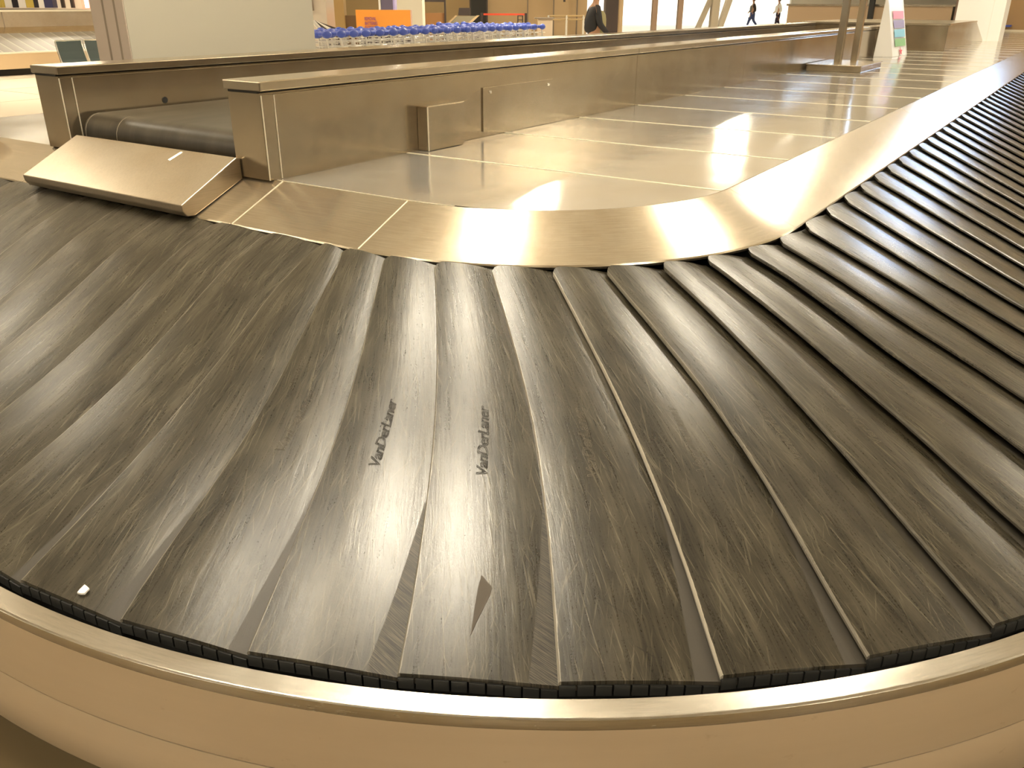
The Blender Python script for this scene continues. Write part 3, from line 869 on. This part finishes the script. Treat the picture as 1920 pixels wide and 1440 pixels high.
# ------------------------------------------------------------------ hall background
M_OCH = mat('ochre_wall', (.42, .30, .14), .6)
M_OCH2 = mat('ochre_wall_light', (.58, .43, .25), .55)
M_BRN = mat('dark_brown_frame', (.05, .035, .03), .5)
M_GLOW = mat('bright_glazing', (1, 1, 1), .4, emit=(1.0, .99, .88), estr=1.05)
M_CREAM = mat('cream_column', (.90, .86, .72), .45)
def wall(name, px0, px1, D, z0, z1, m, th=.3):
    o = box_at(MB(), px0, px1, D, th, z0, z1).build(name, m); return tag(o, None, None, kind='structure')
wall('wall_back_ochre', 560, 912, 46, 0, CEIL + .25, M_OCH)
wall('wall_back_tan', 908, 1098, 40, 0, CEIL + .25, M_OCH2)
wall('glowing_glass_wall', 1080, 1500, 66, 0, CEIL + .25, M_GLOW)  # far bright glass wall, its brightness put in as an even glow
wall('wall_back_right', 1480, 2300, 60, 0, CEIL + .25, mat('pale_wall', (.92, .88, .78), .5))
wall('wall_left_far', -1500, 600, 50, 0, CEIL + .25, mat('beige_wall', (.62, .5, .36), .6))
def bgthing(name, parts, label, cat, D, pxc, group=None):
    p = view_dir(pxc) * D
    t = thing(name, (p.x, p.y, 0), label, cat, group)
    for nm, px0, px1, dd, th, z0, z1, m in parts:
        box_at(MB(), px0, px1, D + dd, th, z0, z1).build(nm, m, t)
    return t
H = lambda y, D: CAM_H - (y - 5) / 1742.0 * D      # height showing at photo row y for something D away
bgthing('cream_column', [('shaft', 737, 788, 0, .8, 0, CEIL + .25, M_CREAM), ('capital_band', 736, 789, -.02, .84, 2.2, 2.3, M_OCH2)],
        'cream column behind the orange sign board', 'column', 27, 760)
bgthing('dark_pillar', [('shaft', 1133, 1157, 0, .6, 0, CEIL + .25, M_BRN), ('reveal', 1157, 1166, .1, .5, 0, CEIL + .25, M_OCH2)],
        'dark brown pillar right of the walking person', 'pillar', 26, 1145)
bgthing('black_doorway', [('frame', 877, 911, 0, .25, 0, CEIL, M_BRN), ('recess', 880, 908, -.03, .05, 0, 3, M_DARK)],
        'black open doorway in the ochre back wall', 'doorway', 39.5, 894)
bgthing('window_frame_dark', [('left_jamb', 787, 791, 0, .2, 0, CEIL, M_BRN), ('mullion', 829, 832, 0, .2, 0, CEIL, M_BRN), ('transom', 791, 829, 0, .2, H(6, 30), H(5, 30) + .06, M_BRN), ('low_panel', 791, 829, .1, .1, 0, H(25, 30), mat('rust_panel', (.35, .17, .06), .5))],
        'dark framed glazing beside the cream column', 'window frame', 30, 810)
bgthing('ochre_wall_pier', [('pier', 608, 640, 0, .5, 0, CEIL, mat('ochre_pier', (.50, .33, .13), .5)), ('niche', 640, 665, .2, .3, 0, H(30, 32), mat('brown_niche', (.22, .13, .06), .6))],
        'ochre wall pier left of the orange sign', 'pier', 32, 625)
bgthing('steel_kiosk', [('body', 576, 607, 0, .9, 0, CEIL, mat('kiosk_steel', (.62, .54, .44), .35, .4)), ('handle', 578, 582, -.08, .06, H(22, 20), 2.6, M_GROOVE)],
        'pale steel kiosk just right of the greige pillar', 'kiosk', 20, 590)
# escalator-like rails
es = thing('sloping_handrails', (15, 14, 0), 'sloping steel handrails between the kiosk and the trolleys', 'handrails')
for i in range(4):
    a = view_dir(580 + i * 2) * (17 + i * .5); b = view_dir(598 + i * 9) * (17 + i * .5)
    Dz = 17 + i * .5
    MB().path([(a.x, a.y, H(40 + 1 * i, Dz)), (b.x, b.y, H(60 - i * 1.5, Dz)), (b.x, b.y, 0)], .035).build('rail', M_TR if i % 2 == 0 else M_BRN, es)

# orange sign board with three lines
M_ORG = mat('orange_board', (1.0, .40, .06), .45)
D = 22
ob = bgthing('orange_sign_board', [('board', 662, 765, 0, .12, H(60, D), H(20, D), M_ORG), ('edge_trim', 765, 767, 0, .12, H(60, D), H(20, D), mat('pink_trim', (.8, .5, .4), .5)),
                                  ('base', 664, 764, .02, .3, 0, H(60, D), M_BRN)], 'orange sign board with short purple lines of lettering, behind the trolleys', 'sign board', D, 714)
M_PUR = mat('purple_letters', (.35, .12, .35), .5)
for i, (body, yy) in enumerate((('REMOVAL', 38.2), ('BATTERIES', 46.2), ('BATTERIEN', 54))):
    cu = bpy.data.curves.new('sign_words', 'FONT'); cu.body = body; cu.size = .105; cu.extrude = .004
    o_ = bpy.data.objects.new('sign_words', cu); C.objects.link(o_); bpy.context.view_layer.update()
    me = bpy.data.meshes.new_from_object(o_.evaluated_get(bpy.context.evaluated_depsgraph_get()))
    C.objects.unlink(o_); bpy.data.objects.remove(o_)
    p = view_dir(678) * (D - .01); w0 = max(v.co.x for v in me.vertices); w1 = (24 if i else 22) / 1742 * D
    Mx = Matrix((VR, Vector((0, 0, 1)), -VH)).transposed().to_4x4(); Mx.translation = Vector((p.x, p.y, H(yy, D)))
    for v in me.vertices: v.co = Mx @ Vector((v.co.x * w1 / w0, v.co.y, v.co.z))
    me.materials.clear(); me.materials.append(M_PUR)
    so = bpy.data.objects.new('sign_words', me); C.objects.link(so); so.parent = ob; so.location = -ob.location
# dark blue waste bin / machine beside the cream column
bgthing('grey_blue_cabinet', [('body', 711, 733, 0, .5, 0, 2.6, mat('bluegrey', (.17, .15, .24), .4)), ('white_edge', 706, 710, 0, .5, 0, 2.6, M_PAPER), ('violet_edge', 733, 736, 0, .5, 0, 2.6, mat('violet', (.5, .45, .85), .4))],
        'dark blue grey cabinet with white edges above the orange sign', 'cabinet', 25, 722)
# ramp far behind the trolleys
D = 30
rt = thing('loading_ramp', tuple(view_dir(860) * D), 'grey ramp with tan edges rising behind the trolleys', 'ramp')
def tri(pxs, m, nm, dd=0, th=.4):
    mb = MB(); f_ = []
    for px, y in pxs:
        p = view_dir(px) * (D + dd); f_.append(Vector((p.x, p.y, H(y, D + dd))))
    mb.v = f_ + [v + VH * th for v in f_]; n = len(f_)
    mb.f = [tuple(range(n)), tuple(reversed(range(n, 2 * n)))] + [(i, n + i, n + (i + 1) % n, (i + 1) % n) for i in range(n)]
    mb.build(nm, m, rt)
tri([(833, 46), (870, 46), (893, 30), (852, 30)], mat('ramp_grey', (.27, .24, .17), .5), 'ramp_surface')
tri([(830, 46), (835, 46), (853, 30), (850, 29)], M_OCH2, 'left_edge', -.05)
tri([(868, 46), (875, 46), (895, 29), (890, 29)], M_OCH2, 'right_edge', -.05)
tri([(833, 46), (875, 46), (875, 90), (833, 90)], M_OCH, 'ramp_base', .1)
tri([(857, 16), (877, 16), (877, 29), (855, 29)], M_BRN, 'control_box', .1)

# red belt barrier
D = 24
rb = thing('belt_barrier', tuple(view_dir(940) * D), 'red retractable belt barrier between two dark posts behind the trolleys', 'barrier')
box_at(MB(), 903, 982, D, .02, H(28.5, D), H(25.2, D)).build('red_belt', mat('red_belt', (.75, .08, .03), .5), rb)
for px in (900, 983):
    p = view_dir(px) * D
    MB().tube((p.x, p.y, 0), (p.x, p.y, H(24.5, D)), .032).build('post', M_BRN, rb)
    MB().tube((p.x, p.y, 0), (p.x, p.y, .03), .17, 20).build('base', M_BRN, rb)
dk = bgthing('small_dark_desk', [('left_leg', 967, 969, 0, .4, 0, H(29, 23), M_BRN), ('right_leg', 976, 978, 0, .4, 0, H(29, 23), M_BRN), ('top', 967, 978, 0, .4, H(30, 23), H(28.5, 23), M_BRN), ('shelf', 969, 976, 0, .4, H(37, 23), H(36, 23), M_BRN)],
             'small dark frame stand beside the right barrier post', 'stand', 23, 972)
# counter and rail in front of the tan wall
bgthing('beige_podium', [('body', 1006, 1034, 0, .6, 0, H(34, 24), mat('podium', (.62, .5, .36), .5)), ('top', 1000, 1037, -.05, .7, H(34, 24), H(32.5, 24), M_GROOVE)],
        'beige podium in front of the tan back wall', 'podium', 24, 1020)
rl = thing('steel_railing', tuple(view_dir(1065) * 25), 'thin steel railing in front of the tan back wall', 'railing')
for px in (1026, 1060, 1092):
    p = view_dir(px) * 25; MB().tube((p.x, p.y, 0), (p.x, p.y, H(28, 25)), .028).build('post', M_TR, rl)
for y in (29, 35):
    a = view_dir(1026) * 25; b = view_dir(1094) * 25
    MB().tube((a.x, a.y, H(y, 25)), (b.x, b.y, H(y, 25)), .022).build('bar', M_OCH, rl)
for px in (985, 1034, 1078):
    bgthing('wall_batten', [('strip', px, px + 2.5, 0, .08, 0, CEIL, M_GROOVE)], {985: 'brown wall batten left of the podium', 1034: 'brown wall batten right of the podium', 1078: 'brown wall batten left of the walking person'}[px], 'wall batten', 39.8, px)
bgthing('round_wall_fitting', [('disc', 1053, 1057, 0, .08, H(5, 39), H(0, 39), M_BRN)], 'small dark fitting high on the tan back wall', 'wall fitting', 39.5, 1055)

# glazing mullions and the struts in front of the bright wall
M_MUL = mat('bronze_mullion', (.36, .26, .19), .4, .4)
bgthing('glazing_mullion', [('bar', 1221.5, 1231, 0, .3, 0, CEIL + .2, M_MUL)], 'left bronze mullion in front of the bright white wall', 'mullion', 34, 1226, 'bronze mullions')
bgthing('glazing_mullion', [('bar', 1270, 1279, 0, .3, 0, CEIL + .2, M_MUL)], 'right bronze mullion in front of the bright white wall', 'mullion', 34, 1275, 'bronze mullions')
D = 36
rt = thing('raking_support', tuple(view_dir(1345) * D), 'pale grey support column with two raking struts against the bright wall', 'support')
M_STR = mat('pale_grey_strut', (.52, .47, .38), .5)
tri([(1333, 90), (1346, 90), (1349, -80), (1334, -80)], M_STR, 'column')
tri([(1303, 60), (1311, 60), (1336, -5), (1329, -5)], M_STR, 'left_strut', .2)
tri([(1345, 60), (1354, 60), (1372, -5), (1362, -5)], M_STR, 'right_strut', .2)

# shop shelves above the second carousel's parapet
D = 30
sh = thing('shop_display', tuple(view_dir(70) * D), 'lit shop display with dark and white goods above the second carousel', 'shop display')
box_at(MB(), -120, 180, D + .6, .1, 0, 3.6).build('back_panel', mat('shop_back', (.75, .6, .42), .5, emit=(1, .8, .55), estr=.35), sh)
rnd = random.Random(11)
cols_ = [(.03, .025, .03), (.85, .82, .75), (.05, .05, .12), (.25, .1, .06), (.9, .85, .8), (.6, .45, .1)]
px = -60
while px < 78:
    w_ = rnd.uniform(5, 16)
    for zr in ((-30, -12), (-10, 3), (4, 19)):
        cc = rnd.choice(cols_)
        box_at(MB(), px, px + w_, D, .3, H(zr[1], D), H(zr[0], D)).build('goods_box', mat('goods', cc, .5), sh)
    px += w_ + .6
for p0 in (109, 127): box_at(MB(), p0, p0 + 5.5, D, .1, H(19, D), H(-30, D)).build('dark_slot', M_BRN, sh)
box_at(MB(), 148, 166, D + .2, .2, H(21, D), 3.2).build('orange_panel', mat('salmon', (.85, .40, .25), .5, emit=(1, .5, .35), estr=.4), sh)
box_at(MB(), 154, 159, D, .1, H(19, D), 3.0).build('lit_tube', mat('lit_tube', (1, 1, 1), .5, emit=(1, .95, .85), estr=2), sh)
box_at(MB(), -120, 180, D - .1, .8, 0, H(21, D)).build('counter', M_RAMP, sh)

# information monitor along the right side, facing the carousel
mo = thing('information_monitor', (15.0, .9, 0), 'lit blue white information monitor hanging over the right side of the carousel', 'monitor')
MB().box(14.96, 15.06, .45, 1.35, 1.95, 2.5).build('casing', M_DARK, mo)
MB().box(14.95, 14.96, .48, 1.32, 1.98, 2.47).build('screen', mat('blue_screen', (.1, .2, .5), .3, emit=(.45, .65, 1.0), estr=24), mo)
MB().tube((15.0, .9, 2.5), (15.0, .9, CEIL + .25), .03).build('hanger', M_DARK, mo)

# ------------------------------------------------------------------ people
def skin_mesh(name, pts, edges, radii, m, parent, sub=2, root=0):
    me = bpy.data.meshes.new(name); me.from_pydata([tuple(p) for p in pts], edges, [])
    me.materials.append(m)
    o = bpy.data.objects.new(name, me); C.objects.link(o); o.parent = parent
    md = o.modifiers.new('skin', 'SKIN'); md.use_smooth_shade = True
    if not me.skin_vertices: 
        bm = bmesh.new(); bm.from_mesh(me); bm.verts.layers.skin.verify(); bm.to_mesh(me); bm.free()
    for i, r in enumerate(radii):
        sv = me.skin_vertices[0].data[i]
        sv.radius = r if isinstance(r, tuple) else (r, r); sv.use_root = (i == root)
    s = o.modifiers.new('sub', 'SUBSURF'); s.levels = sub; s.render_levels = sub
    return o
def person(x, y, face, label, jacket, shirt, trousers, step=.35, hair=(.06, .04, .03)):
    t = thing('person', (x, y, 0), label, 'person'); t.rotation_euler = (0, 0, face)
    SK = mat('skin', (.55, .32, .2), .5)
    J = mat('jacket', jacket, .7); T = mat('trousers', trousers, .7); SH = mat('shoes', (.03, .03, .03), .4)
    S = mat('shirt', shirt, .7)
    f = step
    pts = [(0, 0, .95), (0, 0, 1.15), (0, 0, 1.36), (.02, 0, 1.48), (.03, 0, 1.53), (.04, 0, 1.63), (.04, 0, 1.71),
           (0, .17, 1.40), (-.08, .22, 1.13), (.06, .22, .92), (.09, .215, .84),
           (0, -.17, 1.40), (.05, -.22, 1.13), (.22, -.2, .96), (.28, -.19, .90),
           (f * .45, .09, .5), (f * .7, .09, .09), (f * .7 + .17, .09, .04),
           (-f * .15, -.09, .5), (-f * .8, -.09, .12), (-f * .8 + .16, -.09, .04)]
    ed = [(0, 1), (1, 2), (2, 3), (3, 4), (4, 5), (5, 6), (2, 7), (7, 8), (8, 9), (9, 10), (2, 11), (11, 12), (12, 13), (13, 14),
          (0, 15), (15, 16), (16, 17), (0, 18), (18, 19), (19, 20)]
    rd = [(.13, .16), (.11, .14), (.12, .17), .06, .055, .085, .075, .055, .042, .032, .03, .055, .042, .032, .03, .065, .042, .035, .065, .042, .035]
    skin_mesh('body', pts, ed, rd, SK, t)
    skin_mesh('jacket', [(p_[0] - (.05 if n_ < 3 else 0), p_[1], p_[2]) for n_, p_ in enumerate(pts[i] for i in (0, 1, 2, 7, 8, 9, 11, 12, 13))], [(0, 1), (1, 2), (2, 3), (3, 4), (4, 5), (2, 6), (6, 7), (7, 8)],
              [(.155, .185), (.14, .165), (.14, .19), .075, .058, .045, .075, .058, .045], J, t)
    skin_mesh('shirt_front', [(.09, 0, .93), (.11, 0, 1.2), (.09, 0, 1.38)], [(0, 1), (1, 2)], [(.11, .15), (.11, .14), (.09, .13)], S, t, 1)
    skin_mesh('trousers', [pts[i] for i in (0, 15, 16, 18, 19)] + [(.01, 0, 1.08)], [(0, 1), (1, 2), (0, 3), (3, 4), (0, 5)], [(.15, .18), .085, .06, .085, .06, (.14, .17)], T, t)
    hd = MB().ball((.02, 0, 1.68), .10, .085, .10).build('hair', mat('hair', hair, .8), None, smooth=True); hd.parent = t; hd.location = (0, 0, 0)
    for q in ((pts[16], pts[17]), (pts[19], pts[20])):
        a, b = Vector(q[0]), Vector(q[1])
        s_ = MB().ball(((a.x + b.x) / 2 + .01, a.y, .05), .14, .05, .05).build('shoe', SH, None, smooth=True); s_.parent = t; s_.location = (0, 0, 0)
        if q[0] is pts[19]: s_.location = (0, 0, .01)
    return t
p = view_dir(1112) * 17.0
person(p.x, p.y, PHI - PI / 2 + .2, 'person in a dark jacket over a khaki shirt walking left of the dark pillar', (.03, .03, .035), (.42, .38, .2), (.05, .05, .09), .2)
p = view_dir(1411) * 58
person(p.x, p.y, PHI + PI / 2, 'distant person in blue trousers walking in front of the bright wall', (.04, .03, .03), (.2, .2, .2), (.08, .11, .28), .5)
p = view_dir(1459) * 57
person(p.x, p.y, PHI + PI / 2, 'distant person in a white top and black trousers by the bright wall', (.92, .92, .88), (.9, .9, .88), (.03, .02, .05), .25)
